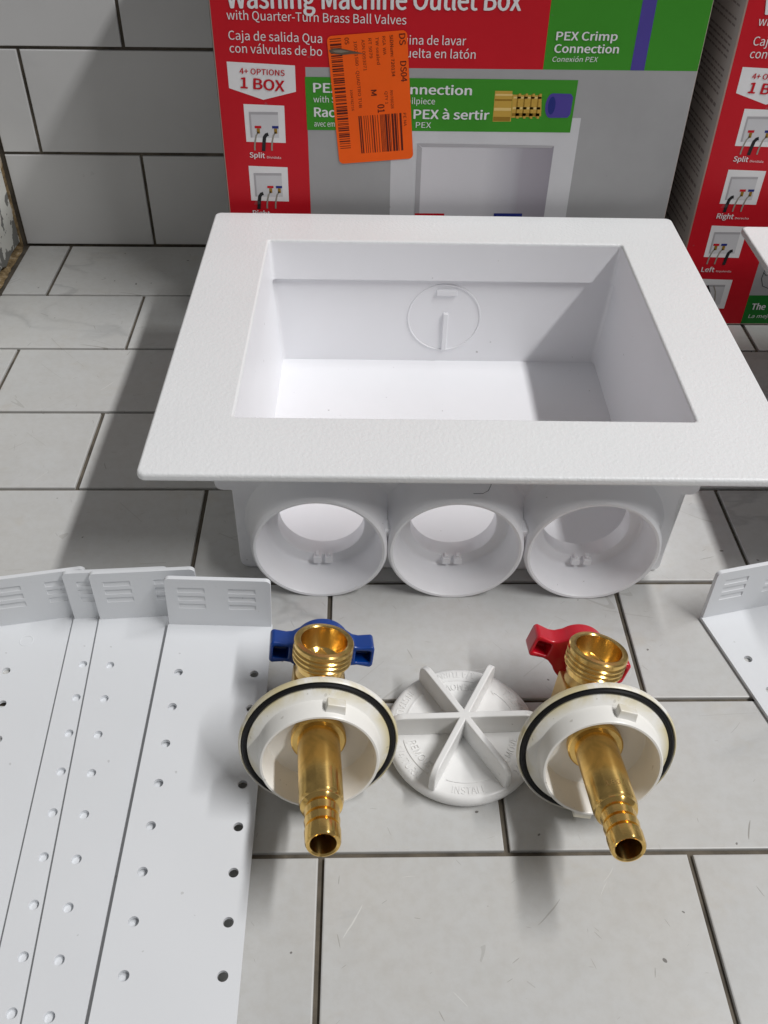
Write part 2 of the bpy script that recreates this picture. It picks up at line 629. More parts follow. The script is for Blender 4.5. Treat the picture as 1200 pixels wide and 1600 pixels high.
def back_wall():
    bm = bmesh.new()
    lay = bm.faces.layers.float.new('tile')
    def joint(k):
        return [(-175.8 if k % 2 == 0 else -253.9) + T * j for j in range(0, 8)]
    tile_field(bm, lay, -284.5, 760, 0, 620, range(0, 9), joint, lambda x, z, h: Vector((x, WALL_Y - h, z - 0.3)), 11)
    a = [bm.verts.new(v) for v in ((-300, WALL_Y + 1.9, -8), (760, WALL_Y + 1.9, -8), (760, WALL_Y + 1.9, 640), (-300, WALL_Y + 1.9, 640))]
    bm.faces.new(a).material_index = 1
    return struct(done('wall_back', bm, [M['wall_tile'], M['grout']], smooth=False))
back_wall()

def left_wall():
    bm = bmesh.new()
    # slightly ragged lower corner of the painted board
    rnd = random.Random(5)
    pts = [(WALL_Y - 2.6, 4)]
    y = WALL_Y - 8
    while y > -380:
        pts.append((y, 3.2 + rnd.uniform(-1.2, 2.6)))
        y -= rnd.uniform(5, 13)
    pts += [(-385, 4), (-385, 104), (WALL_Y - 2.6, 104)]
    prism(bm, pts[::-1], -330, -287.8, 'X')
    o = struct(done('wall_left', bm, M['chipped'], smooth=False))
    bevel(o, 0.8, 2)
    b2 = bmesh.new()
    # brown strip seen in the corner gap and along the foot of the board
    box(b2, -292, WALL_Y - 3.6, -3, -287.2, WALL_Y + 1, 104)
    pts = []
    y = WALL_Y - 6
    top = []
    while y > -380:
        top.append((y, rnd.uniform(-0.6, 1.2)))
        y -= rnd.uniform(3, 9)
    up_ = [b2.verts.new((-284.2 + rnd.uniform(-1.2, 0.4), yy, zz)) for yy, zz in top]
    dn_ = [b2.verts.new((-292, yy, zz + 2.6 + rnd.uniform(-1.0, 1.0))) for yy, zz in top]
    for i in range(len(top) - 1):
        b2.faces.new((up_[i], up_[i + 1], dn_[i + 1], dn_[i]))
    struct(done('wall_edge', b2, M['wood'], smooth=False))
left_wall()

# ------------------------------------------------------------------ outlet box
def arc_pts(cx, cy, r, a0, a1, n):
    return [(cx + r * math.cos(math.radians(a0 + (a1 - a0) * i / n)), cy + r * math.sin(math.radians(a0 + (a1 - a0) * i / n))) for i in range(n + 1)]

COLLAR_X = (-73.2, -4.0, 65.8)          # local centres of the three collars
FY = -105.5                             # local y of the front plate
def make_outlet_box(label):
    root = thing('outlet_box', label, 'outlet box', (53.5, 272.5, 0), Matrix.Rotation(math.radians(-0.9), 3, 'Z'), 'white outlet boxes')
    # --- faceplate: textured picture-frame flange with a skirt reaching into the tub
    bm = bmesh.new()
    lo_, li_ = rrect(-154.5, -139, 154.5, 139, 3.8), rrect(-115, -94, 113, 98, 2.0)
    R4 = [[bm.verts.new((x, y, z)) for x, y in q] for q, z in ((lo_, 87.4), (lo_, 92), (li_, 92), (li_, 87.4))]
    for j in range(4):
        qa, qb = R4[j], R4[(j + 1) % 4]
        for i in range(len(lo_)):
            bm.faces.new((qa[i], qa[(i + 1) % len(lo_)], qb[(i + 1) % len(lo_)], qb[i]))
    fp = done('faceplate', bm, M['faceplate'], root)
    bevel(fp, 1.6, 4, 50)
    # skirt
    def skirt(bm, x0, y0, x1, y1, zt, zb, dr, th, r=2.5):
        o0, o1 = rrect(x0, y0, x1, y1, r), rrect(x0 + dr, y0 + dr, x1 - dr, y1 - dr, r)
        p0, p1 = rrect(x0 - th, y0 - th, x1 + th, y1 + th, r), rrect(x0 + dr - th, y0 + dr - th, x1 - dr + th, y1 - dr + th, r)
        R = [[bm.verts.new((x, y, z)) for x, y in q] for q, z in ((p0, zt), (o0, zt), (o1, zb), (p1, zb))]
        n = len(o0)
        for j in range(4):
            a, b = R[j], R[(j + 1) % 4]
            for i in range(n):
                bm.faces.new((a[i], a[(i + 1) % n], b[(i + 1) % n], b[i]))
    bm = bmesh.new()
    skirt(bm, -115, -94, 113, 98, 90.5, 65.3, 1.2, 1.9)
    done('faceplate_skirt', bm, M['tub'], root)
    # --- tub: walls with draft and a floor, front wall thick and pierced by three holes
    bm = bmesh.new()
    def ringv(x0, y0, x1, y1, z, r):
        return [bm.verts.new((x, y, z)) for x, y in rrect(x0, y0, x1, y1, r)]
    oz = [ringv(-113.5, FY, 112.5, 101.0, 0.0, 4), ringv(-116.5, FY, 115.5, 103.6, 66, 4), ringv(-119.5, FY, 118.5, 105.5, 66.5, 4), ringv(-119.5, FY, 118.5, 105.5, 87.3, 4)]
    iz = [ringv(-117.2, -97, 116.2, 103.4, 87.3, 3), ringv(-114.8, -97, 113.8, 100.4, 65, 3), ringv(-110.8, -96.5, 109.6, 98.6, 2.2, 3)]
    seq = oz + iz
    n = len(oz[0])
    for a, b in zip(seq, seq[1:]):
        for i in range(n):
            bm.faces.new((a[i], a[(i + 1) % n], b[(i + 1) % n], b[i]))
    bm.faces.new(oz[0])
    bm.faces.new(iz[-1])
    tub = done('tub', bm, M['tub'], root)
    # the front plate is wider than the tub and has two ears under the flange
    bm = bmesh.new()
    tee = [(-117.8, 5.2)] + arc_pts(-112.8, 5.2, 5, 180, 270, 5)[1:] + arc_pts(106.3, 5.2, 5, 270, 360, 5)
    tee += [(111.3, 55)] + arc_pts(115.6, 59, 4, 270, 360, 4) + [(119.6, 87.2), (-126.2, 87.2)] + arc_pts(-122.2, 59, 4, 180, 270, 4) + [(-117.8, 55)]
    prism(bm, tee, FY - 1.5, FY + 1.6, 'Y')
    fpw = done('front_plate', bm, M['tub'], root)
    def hole(x):
        c = bmesh.new()
        lathe(c, [(22.6, -125), (22.6, -80)], 64, 'Y', (x, 0, 33))
        return c
    cut(tub, [hole(x) for x in COLLAR_X])
    cut(fpw, [hole(x) for x in COLLAR_X])
    bevel(fpw, 0.8, 2, 50)
    # --- three drain and valve collars
    for i, x in enumerate(COLLAR_X):
        bm = bmesh.new()
        prof = [(40.5, -1.0), (38.0, -3.2), (36.6, -6.5), (35.7, -11), (35.1, -16), (34.8, -20.2), (34.3, -21.7), (33.2, -22.5), (32.0, -22.2), (31.3, -20.8), (30.4, -12), (29.0, -3.4), (28.4, -2.4), (27.4, -1.9), (23.4, -1.7), (22.8, -1.2), (22.6, 0.4), (22.6, 3), (36.6, 3)]
        # the collar is flattened where it would go below the floor
        lathe(bm, [(r, FY + h) for r, h in prof], 96, 'Y', (x, 0, 0), closed=True)
        for v in bm.verts:
            v.co.z = max(v.co.z, -33.0) + 33.2
        # one vertical crease web between neighbours
        co = done('collar', bm, M['tub'], root, angle=42)
        bm = bmesh.new()
        for dx in (-2.4, 3.8):
            prism(bm, rrect(x + dx - 2.3, 7.4, x + dx + 2.1, 11.4, .6), FY - 5.2, FY - 1.0, 'Y')
            prism(bm, rrect(x + dx - 1.1, 9.0, x + dx + .9, 12.8, .5), FY - 4.0, FY - 1.0, 'Y')
        tb = done('lug', bm, M['tub'], co)
        bevel(tb, 0.4, 2)
    for x in (COLLAR_X[0] + 34.6, COLLAR_X[1] + 34.9):
        bm = bmesh.new()
        prism(bm, rrect(x - 3.4, 27, x + 3.4, 44, 1), FY - 18.0, FY, 'Y')
        bevel(done('web', bm, M['tub'], root), 0.6, 2)
    # --- knockout disc moulded in the back wall
    bm = bmesh.new()
    ky = 99.0
    lathe(bm, [(25.3, ky + 1.5), (25.2, ky - .2), (25.0, ky - .45), (24.4, ky - .45), (24.2, ky - .2), (24.1, ky + 1.5)], 80, 'Y', (1.3, 0, 36), closed=True)
    for v in bm.verts:
        v.co.y += (v.co.z - 36) * 0.027 + 0.35
    kn = done('knockout', bm, M['tub'], root)
    bm = bmesh.new()
    prism(bm, rrect(0.6, 11.5, 4.0, 40, .5), ky - 2.0, ky + 2.5, 'Y')
    prism(bm, rrect(-4.6, 53.3, 9.4, 57.3, .5), ky - 0.9, ky + 2.5, 'Y')
    bevel(done('pry_rib', bm, M['tub'], kn), 0.4, 2)
    return root

def copy_tree(o, parent=None):
    c = o.copy()
    COL.objects.link(c)
    if parent is not None:
        c.parent = parent
        c.matrix_parent_inverse = o.matrix_parent_inverse.copy()
    for ch in [x for x in bpy.data.objects if x.parent == o]:
        copy_tree(ch, c)
    return c

box_a = make_outlet_box('white washing machine outlet box lying face up in the middle, three round collars facing front')
box_b = copy_tree(box_a)
box_b['label'] = 'second white outlet box, only one frame corner visible at the right edge before the carton'
box_b.location.x += 353.5 * S
box_b.location.y -= 16.5 * S

# stray hair on the front plate
bm = bmesh.new()
hp = [(64.8, 163.5, 66.9), (64.4, 161.9, 66.5), (63.6, 157.5, 66.8), (61.8, 152.8, 67.5), (58.9, 149.8, 68.3), (54, 148.6, 69.2)]
tube(bm, hp, 0.13, 5)
o = done('hair', bm, M['dark'])
o['label'] = 'short curled dark hair stuck on the box front between two collars'
o['category'] = 'hair'

# ------------------------------------------------------------------ perforated mounting plates
PW, PL, PT, FH = 51.8, 214.0, 1.9, 34.5
HOLES = [(-32.2 - 19.9 * k) for k in range(9)]
def make_plate(label, mark=False):
    """origin: rear left foot; plate runs towards -y, end flap stands at y=0"""
    root = thing('mounting_plate', label, 'mounting plate', group='perforated white mounting plates')
    bm = bmesh.new()
    prism(bm, rrect(0, -PL, PW, 0, 1.2, 3), 0, PT)
    pl = done('panel', bm, M['bracket'], root)
    cs = []
    for k, hy in enumerate(HOLES):
        c = bmesh.new()
        lathe(c, [(2.05, -3), (2.05, PT + 3)], 24, 'Z', (9.3, hy, 0))
        lathe(c, [(2.05, -3), (2.05, PT + 3)], 24, 'Z', (45.2, hy, 0))
        cs.append(c)
    cut(pl, cs)
    bevel(pl, 0.35, 2)
    bm = bmesh.new()
    prism(bm, rrect(0.6, PT - .3, PW - 0.4, FH, (2.5, 2.5, 0, 0)), -2.3, -0.05, 'Y')
    fl = done('end_flap', bm, M['bracket'], root)
    cs = []
    for x in (6.5, 31.0):
        for k in range(3):
            z = FH - 6.0 - 5.6 * k
            c = bmesh.new()
            # a louvre: deep at the top, running out at the bottom
            q = [(x, z), (x + 13, z), (x + 13, z - 3.2), (x, z - 3.2)]
            dep = [-1.3, -1.3, -2.1, -2.1]
            fr = [c.verts.new((a, -4, b)) for a, b in q]
            bk = [c.verts.new((a, dd, b)) for (a, b), dd in zip(q, dep)]
            c.faces.new(fr[::-1]); c.faces.new(bk)
            for i in range(4):
                c.faces.new((fr[i], fr[(i + 1) % 4], bk[(i + 1) % 4], bk[i]))
            cs.append(c)
    cut(fl, cs)
    bevel(fl, 0.4, 2, 50)
    # small ejector mark ring on the panel
    if not mark:
        return root
    bm = bmesh.new()
    lathe(bm, [(3.5, PT - .1), (3.5, PT + .1), (3.2, PT + .18), (2.9, PT + .1), (2.9, PT - .1)], 32, 'Z', (17.5, -14.5, 0), closed=True)
    done('moulding_mark', bm, M['bracket'], root)
    return root

def place_plate(o, x, y, z, yaw, roll=0.0, pitch=0.0):
    o.rotation_euler = (math.radians(pitch), math.radians(roll), math.radians(yaw))
    o.location = (x * S, y * S, z * S)

pA = make_plate('topmost white plate of the left fan of four, beside the blue handled valve')
place_plate(pA, -97.0, 120.9, 7.1, 0.15, 2.7)
pB = copy_tree(pA); pB['label'] = 'second plate from the right in the left fan, half covered by the top plate'
place_plate(pB, -133.2, 127.0, 3.9, 3.7, 0.0)
pC = copy_tree(pA); pC['label'] = 'narrow showing plate in the left fan, third from the right, only one hole row seen'
place_plate(pC, -146.9, 129.2, 1.97, 3.5, 0.0)
pD = make_plate('leftmost plate at the bottom of the fan, skewed and cut by the picture edge', True)
place_plate(pD, -187.5, 125.3, 0.05, 10.5, 0.0)
pE = copy_tree(pA); pE['label'] = 'single white perforated plate lying alone at the right edge in front of the boxes'
place_plate(pE, 175.6, 129.8, 0.05, 13.4, 0.0)

# ------------------------------------------------------------------ ball valves
def make_valve(label, hand, roll, hroll, hz, hdx):
    """local frame: -y runs along the stem towards the barb, +z to the hose outlet, origin at the disc centre"""
    root = thing('ball_valve', label, 'ball valve', group='brass ball valves with white discs')
    # mounting disc with inner bayonet ring
    bm = bmesh.new()
    prof = [(9.0, 8.0), (22.0, 8.0), (24.6, 5.0), (25.2, 3.4), (31.5, 3.2), (33.0, 2.2), (33.3, 0.8), (33.0, -0.4), (32.6, -0.8), (32.2, -0.5), (32.0, 0.8), (29.7, 0.8), (29.5, -1.3), (26.8, -2.6), (25.6, -3.2), (25.2, -4.2), (24.5, -11.2), (24.0, -11.8), (23.2, -11.8), (22.8, -11.2), (22.4, 2.6), (21.6, 4.6), (20.4, 5.2), (9.0, 5.2)]
    lathe(bm, prof, 96, 'Y', closed=True)
    disc = done('mounting_disc', bm, M['ivory'], root, angle=40)
    for a in (72, 258):
        bm = bmesh.new()
        r = Matrix.Rotation(math.radians(-a), 4, 'Y')
        prism(bm, [(24.0, -4.0), (28.6, -3.0), (28.2, 4.5), (24.0, 4.5)], -9.6, -5.0, 'Y', 0, r)
        bevel(done('bayonet_lug', bm, M['ivory'], disc), 0.4, 2)
    bm = bmesh.new()
    ring = [(30.8 + 1.22 * math.cos(t), -0.3 + 1.22 * math.sin(t)) for t in [2 * math.pi * k / 10 for k in range(10)]]
    lathe(bm, ring, 96, 'Y', closed=True)
    done('o_ring', bm, M['rubber'], disc)
    # stem with barb
    bm = bmesh.new()
    lathe(bm, [(10.9, 5.6), (11.6, 5.0), (11.6, 1.8), (10.9, 1.2), (8.9, 1.0), (8.7, -33.2), (8.5, -33.6), (8.2, -34.6), (8.2, -35.4), (7.2, -36.4), (5.9, -36.8), (5.8, -37.8), (6.9, -38.2), (6.5, -41.3), (5.5, -41.6), (5.5, -42.7), (6.9, -43.1), (6.5, -46.2), (5.5, -46.5), (5.5, -47.6), (6.9, -48.0), (6.7, -53.0), (6.3, -54.0), (5.75, -54.2), (5.0, -53.8), (4.8, -52), (4.8, 5.6)], 64, 'Y', closed=True)
    done('stem', bm, M['brass'], root, angle=28)
    if hand == 'red':
        # stamped figures on the stem
        bm = bmesh.new()
        def put(x, z):
            t = x / 8.75
            return Vector((8.75 * math.sin(t), -29.6 + z, 8.75 * math.cos(t)))
        lettering(bm, put, '1807', (-3.6, 0), (4.4, 0.4), 2.4, 0, 0.0)
        done('stamped_number', bm, M['cast'], root)
    # angled body: inlet neck, vertical barrel, foot
    rz = Matrix.Rotation(math.radians(roll), 4, 'Y')
    bm = bmesh.new()
    lathe(bm, [(9.5, 8.2), (11.8, 8.4), (12.2, 9.2), (12.2, 13.5), (11.2, 14.5), (10.2, 22), (10.0, 34)], 48, 'Y')
    lathe(bm, [(6.0, -22.5), (9.4, -22.2), (10.2, -21), (10.2, -12), (10.9, -10), (11.0, 8), (10.6, 12), (9.4, 14), (9.2, 17.2)], 48, 'Z', (0, 32.5, 0), 0, False, rz)
    # flats on the sides of the casting and the bonnet to the handle
    for sgn in (-1, 1):
        prism(bm, rrect(24.5, -8, 40.0, 11, 2), sgn * 11.4, sgn * 8.0, 'X', 0, rz)
    lathe(bm, [(7.6, 34), (8.8, 36), (8.8, 43), (7.0, 44), (6.0, 47.5)], 8, 'Y', (0, 0, hz), 0, False, rz)
    body = done('valve_body', bm, M['cast'], root, angle=40)
    bevel(body, 0.5, 2, 50)
    # male hose outlet with thread and hollow throat
    bm = bmesh.new()
    pr = [(8.6, 15.4), (11.0, 15.8), (11.2, 18.2), (11.6, 18.8), (11.8, 19.4), (13.0, 20.2), (13.0, 20.7), (12.2, 21.4), (12.2, 21.8), (13.1, 22.5), (13.1, 23.0), (12.2, 23.7), (12.2, 24.1), (13.1, 24.8), (13.1, 25.3), (12.2, 26.0), (12.2, 26.4), (13.1, 27.1), (13.1, 28.7), (12.6, 29.4), (10.9, 29.6), (10.2, 29.2), (9.8, 24), (8.0, 20.0), (4.6, 17.8), (4.6, 15.4)]
    lathe(bm, pr, 72, 'Z', (0, 32.5, 0), 0, True, rz)
    ol = done('hose_outlet', bm, M['brass_up'], body, angle=28)
    bm = bmesh.new()
    lathe(bm, [(4.9, 17.0), (4.9, 17.3)], 32, 'Z', (0, 32.5, 0), 0, False, rz)
    done('ball', bm, mat_dark_brass, ol)
    # lever handle: hub and two hollow wings
    bm = bmesh.new()
    hx = Matrix.Translation((hdx + hz * math.sin(math.radians(roll)), 0, hz * math.cos(math.radians(roll)))) @ Matrix.Rotation(math.radians(hroll), 4, 'Y') @ Matrix.Translation((0, 0, -hz))
    HR = 13.0
    ol2 = [(23.8, -4.6), (23.8, 4.6), (22.6, 5.8), (16.6, 4.9), (13.8, 5.4)]
    ol2 += arc_pts(0, 0, HR, 36, 144, 18) + [(-13.8, 5.4), (-16.6, 4.9), (-22.6, 5.8), (-23.8, 4.6), (-23.8, -4.6), (-22.6, -5.8), (-16.6, -4.9), (-13.8, -5.4)]
    ol2 += arc_pts(0, 0, HR, 216, 324, 18) + [(13.8, -5.4), (16.6, -4.9), (22.6, -5.8)]
    prism(bm, [(x, z + hz) for x, z in ol2], 46.8, 57.5, 'Y', 0, hx)
    h = done('handle', bm, M[hand], root, angle=30)
    cs = []
    for sgn in (-1, 1):
        c = bmesh.new()
        a, b = sorted((sgn * 15.4, sgn * 22.2))
        prism(c, rrect(a, hz - 3.2, b, hz + 3.0, .8), 36, 54.5, 'Y', 0, hx)
        cs.append(c)
    cut(h, cs)
    bevel(h, 0.9, 3, 40)
    return root

mat_dark_brass = mat('dark_brass', (0.16, 0.10, 0.03), 0.3, 1.0)

def place_valve(o, bx, by, yaw, el, R):
    # local axes: -y along the raised stem, z up the disc
    n_ = Vector((math.sin(yaw) * math.cos(el), -math.cos(yaw) * math.cos(el), math.sin(el)))
    s_ = Vector((math.cos(yaw), math.sin(yaw), 0))
    u_ = s_.cross(-n_)
    mm = Matrix((s_, -n_, u_)).transposed().to_4x4()
    mm.translation = (Vector((bx, by, 0)) + R * u_) * S
    o.matrix_world = mm

va = make_valve('brass ball valve with a blue handle, lying beside the left plates', 'blue', 9, 8, 10.9, 1.6)
place_valve(va, -17.49, 23.99, 0.073, 0.249, 33.3)
vb = make_valve('brass ball valve with a red handle, right of the ribbed cap', 'red', 10, 20, 12.8, -0.8)
place_valve(vb, 97.33, 18.83, -0.01, 0.282, 33.3)

# ------------------------------------------------------------------ ribbed test cap
def make_cap():
    root = thing('plug_cap', 'round white plug cap with six raised ribs, lying between the two brass valves', 'plug cap', (45.3, 55.0, 0))
    R = 34.6
    bm = bmesh.new()
    lathe(bm, [(31.0, 0.0), (32.6, 0.4), (34.2, 1.8), (R, 3.4), (R, 4.6), (34.0, 6.2), (33.0, 7.0), (31.8, 7.3), (24.6, 7.3), (24.2, 7.15), (0.05, 7.15)], 96, 'Z')
    dsk = done('disc', bm, M['cap'], root, angle=40)
    bm = bmesh.new()
    prism(bm, [(3.1 * math.cos(math.radians(60 * k + 31.5)), 3.1 * math.sin(math.radians(60 * k + 31.5))) for k in range(6)], 7.0, 20.38, 'Z')
    for k in range(6):
        r = Matrix.Rotation(math.radians(60 * k + 1.5), 4, 'Z')
        pr = [(1, 7.0), (33.2, 7.0)] + arc_pts(33.2 - 6.2, 20.4 - 6.2, 6.2, 0, 90, 6) + [(1, 20.4)]
        prism(bm, pr, -1.5, 1.5, 'Y', 0, r)
    rb = done('ribs', bm, M['cap'], root)
    bevel(rb, 0.55, 3, 35)
    # raised words and arrows round the face
    bm = bmesh.new()
    def arc_text(body, mid_deg, r, cap, span):
        vs, fs = glyphs(body, 0, 0)
        x0 = min(v.x for v in vs); x1 = max(v.x for v in vs)
        sc = cap / CAP
        wd = (x1 - x0)
        top, bot = [], []
        for v in vs:
            t = ((v.x - x0) / wd - 0.5) * span / r           # angle along the arc, reading anticlockwise from outside
            a = math.radians(mid_deg) + t
            rr = r - v.y * sc
            top.append(bm.verts.new((rr * math.cos(a), rr * math.sin(a), 7.55)))
            bot.append(bm.verts.new((rr * math.cos(a), rr * math.sin(a), 7.05)))
        ec = {}
        for f in fs:
            try:
                bm.faces.new([top[i] for i in f])
            except ValueError:
                continue
            for i in range(len(f)):
                e = (f[i], f[(i + 1) % len(f)])
                ec[frozenset(e)] = ec.get(frozenset(e), []) + [e]
        for es in ec.values():
            if len(es) == 1:
                i, j = es[0]
                bm.faces.new((top[i], bot[i], bot[j], top[j]))
    def arrow(mid, r, span, direction):
        a0, a1 = math.radians(mid - span / 2), math.radians(mid + span / 2)
        prev = None
        n = 14
        for i in range(n + 1):
            a = a0 + (a1 - a0) * i / n
            wv = 0.3
            ring = [bm.verts.new(((r + d) * math.cos(a), (r + d) * math.sin(a), z)) for d, z in ((-wv, 7.1), (-wv, 7.65), (wv, 7.65), (wv, 7.1))]
            if prev:
                for k in range(3):
                    bm.faces.new((prev[k], prev[k + 1], ring[k + 1], ring[k]))
            prev = ring
        ae = a1 if direction > 0 else a0
        tip = [(r - 1.5, ae - direction * 0.06), (r, ae + direction * 0.03), (r + 0.3, ae - direction * 0.02)]
        t = [bm.verts.new((q * math.cos(b), q * math.sin(b), 7.66)) for q, b in tip]
        bm.faces.new(t)
    for mid in (-88.5, 31.5, 151.5):
        arc_text('INSTALL', mid, 31.4, 3.3, 15.5)
        arrow(mid, 26.0, 42, 1)
    for mid in (91.5, 211.5, -28.5):
        arc_text('1/4 TURN', mid, 32.0, 3.2, 18.0)
        arc_text('REMOVE', mid, 25.0, 3.3, 16.5)
        arrow(mid, 27.0, 40, -1)
    done('raised_lettering', bm, M['cap'], root, smooth=False)
    root.rotation_euler = (math.radians(3.0), 0, 0)
    root.location.z = 1.5 * S
    return root
make_cap()

# ------------------------------------------------------------------ printed cartons
CW, CH, CD = 303.0, 296.0, 121.0
def make_carton(label, sticker):
    root = thing('product_carton', label, 'carton', group='printed product cartons')
    names = list(I.keys())
    ix = {k: i for i, k in enumerate(names)}
    mats = [I[k] for k in names]
    bm = bmesh.new()
    prism(bm, rrect(0.0, 0.0, CW, CD, 1.6, 3), 1.0, CH, 'Z', ix['edge'])
    # printed skin of the front, slightly proud of the board
    lev = [0.0]
    def level(h):
        lev[0] = h
    def put(x, z):
        return Vector((x, -0.05 - lev[0], z))
    def rect(x0, z0, x1, z1, c):
        flat(bm, put, [(x0, z0), (x1, z0), (x1, z1), (x0, z1)], ix[c])
    level(.05)
    rect(0.9, 181.5, 204.8, CH - 1, 'red')
    rect(204.8, 181.5, CW - .7, CH - 1, 'green')
    rect(0.9, 1.6, 56.2, 181.5, 'red')
    rect(56.2, 25.3, CW - .7, 181.5, 'grey')
    rect(56.2, 1.6, CW - .7, 25.3, 'darkgreen')
    level(.12)
    rect(259.8, 181.6, 268.5, CH - 1.2, 'blue')
    # product photograph: white frame, grey recess
    flat(bm, put, [(110.5, 40), (233, 44), (233.4, 152.3), (226, 152.3), (110.5, 146)], ix['softgrey'])
    # green connection banner
    level(.20)
    flat(bm, put, [(55.9, 143.2), (227.6, 142.9), (228.0, 175.5), (55.7, 175.8)], ix['green'])
    flat(bm, put, [(127.9, 60), (217.6, 60), (218.3, 134.2), (127.8, 135)], ix['recess'])
    level(.26)
    flat(bm, put, [(127.9, 60), (131, 60), (131, 132), (127.8, 135)], ix['midgrey'])
    level(.34)
    flat(bm, put, [(127.8, 135), (131, 133.0), (216.5, 132.8), (218.3, 134.2)], ix['midgrey'])
    level(.30)
    flat(bm, put, [(128, 84.5), (148.4, 84.5), (148.4, 87.2), (128, 87.2)], ix['red'])
    flat(bm, put, [(182.8, 84.5), (202.5, 84.5), (202.5, 87.6), (182.8, 87.6)], ix['darkblue'])
    # fitting and ring drawn on the banner
    level(.28)
    flat(bm, put, [(176.1, 149.5), (188, 149.7), (187.0, 168.6), (176, 168.6)], ix['brass'])
    flat(bm, put, [(188, 152), (207.2, 153.2), (206.0, 166.0), (187.3, 166.4)], ix['brass'])
    level(.32)
    for z0, z1, c in ((150, 152.6, 'brassdark'), (156.4, 158.2, 'brasslight'), (162.5, 163.6, 'brassdark'), (165.6, 166.8, 'brasslight')):
        rect(176.3, z0, 187.3, z1, c)
    for z0, z1, c in ((153.2, 155, 'brassdark'), (157.4, 158.8, 'brasslight'), (164.0, 165.2, 'brasslight')):
        rect(188.2, z0, 206, z1, c)
    for x in (190.4, 194.8, 199.2, 203.6):
        rect(x, 152.3, x + 0.9, 166.6, 'brassdark')
        rect(x + 0.9, 151.6, x + 2.4, 167.1, 'brass')
    pts = [(226.0, 154.5), (226.2, 165.2), (224.6, 167.2), (213, 167.4)] + [(213 + 3.9 * math.cos(math.radians(t)), 159.8 + 7.6 * math.sin(math.radians(t))) for t in range(90, 271, 15)] + [(224.4, 152.4)]
    flat(bm, put, pts, ix['blue'])
    level(.36)
    flat(bm, put, [(213.2 + 2.4 * math.cos(math.radians(t)), 159.9 + 5.6 * math.sin(math.radians(t))) for t in range(0, 360, 18)], ix['darkblue'])
    # white badge
    level(.12)
    flat(bm, put, [(7.7, 168.6), (28.8, 161.7), (49.7, 166.8), (49.8, 182.4), (7.7, 184.3)], ix['white'])
    # four little installation pictures
    def picture(zb, kind, xl=15.9):
        level(.12)
        flat(bm, put, [(xl, zb + .6), (xl + 25.6, zb), (xl + 25.9, zb + 23.6), (xl, zb + 24.4)], ix['white'])
        level(.18)
        rect(xl + 3.0, zb + 3.4, xl + 21.6, zb + 19.6, 'softgrey')
        level(.22)
        rect(xl + 3.0, zb + 18.0, xl + 21.6, zb + 19.6, 'midgrey')
        rect(xl + 3.0, zb + 3.4, xl + 4.2, zb + 18, 'midgrey')
        level(.26)
        def valve(x, c):
            rect(x - 2.1, zb + 9.3, x + 2.1, zb + 10.9, c)
            rect(x - 0.9, zb + 6.0, x + 1.1, zb + 9.2, 'brassdark')
        def hose(x):
            stroke(bm, put, [(x, zb + 7.0), (x - 1.6, zb + 4.6), (x - 2.5, zb + 1), (x - 3.0, zb - 2.2), (x - 3.1, zb - 5.0)], 1.0, ix['hose'])
        def drain(x):
            stroke(bm, put, [(x + 2.4, zb + 5.6), (x + 1.0, zb + 5.2), (x - .2, zb + 3.6), (x - .8, zb), (x - 1.4, zb - 5.4)], 2.3, ix['black'])
        if kind == 'split':
            valve(xl + 8.2, 'red'); hose(xl + 8.2); drain(xl + 12.2); valve(xl + 19.4, 'darkblue'); hose(xl + 19.4)
        elif kind == 'right':
            drain(xl + 6.2); valve(xl + 13.6, 'red'); hose(xl + 13.6); valve(xl + 19.4, 'darkblue'); hose(xl + 19.4)
        elif kind == 'left':
            valve(xl + 6.8, 'red'); hose(xl + 6.8); valve(xl + 12.4, 'darkblue'); hose(xl + 12.4); drain(xl + 17.4)
        else:
            for x, c in ((7.0, 'hose'), (11.0, 'black'), (15.5, 'hose')):
                stroke(bm, put, [(xl + x - 2.5, zb + 19), (xl + x, zb + 14), (xl + x + 1.2, zb + 8), (xl + x + 1.0, zb + 1)], 1.5 if c == 'black' else 0.9, ix[c])
            rect(xl + 4.5, zb + 17.0, xl + 8.5, zb + 18.6, 'red')
    picture(134.6, 'split')
    picture(94.9, 'right')
    picture(55.2, 'left', 14.6)
    picture(14.2, 'top', 14.6)
    # little line drawing in the grey area
    level(.12)
    stroke(bm, put, [(66, 52), (62, 46), (61.5, 39), (64, 33), (69, 31), (74, 34), (76, 42)], 0.5, ix['black'])
    stroke(bm, put, [(61.6, 44), (64, 41.5), (67.5, 42.5), (76, 42)], 0.5, ix['black'])
    # words
    level(.42)
    W = ix['white']
    def say(t, a, b, cap, c=W, bold=0.0, shear=0.0):
        lettering(bm, put, t, a, b, cap, c, bold, shear)
    say('Washing Machine Outlet Box', (11.2, 214.4), (186.8, 214.9), 11.2, W, 0.014)
    say('with Quarter-Turn Brass Ball Valves', (10.2, 208.2), (118.3, 206.5), 4.9)
    say('Caja de salida Qua', (10.2, 197.0), (67.1, 195.6), 5.0)
    say('máquina de lavar', (103.0, 195.4), (155.3, 195.2), 5.0)
    say('con válvulas de bo', (10.2, 189.7), (66.9, 188.2), 5.0)
    say('vuelta en latón', (114.6, 187.9), (161.8, 187.5), 5.0)
    say('4+ OPTIONS', (15.2, 177.4), (43.1, 176.3), 3.3, ix['red'], 0.012)
    say('1 BOX', (15.2, 168.9), (42.2, 167.0), 6.3, ix['red'], 0.022)
    say('Split', (17.3, 125.1), (27.2, 124.7), 3.3, W, 0.014); say('Dividida', (28.6, 124.6), (37.8, 124.2), 1.4)
    say('Right', (16.3, 85.0), (28.0, 84.6), 3.6, W, 0.014); say('Derecha', (29.4, 84.6), (39.0, 84.4), 1.4)
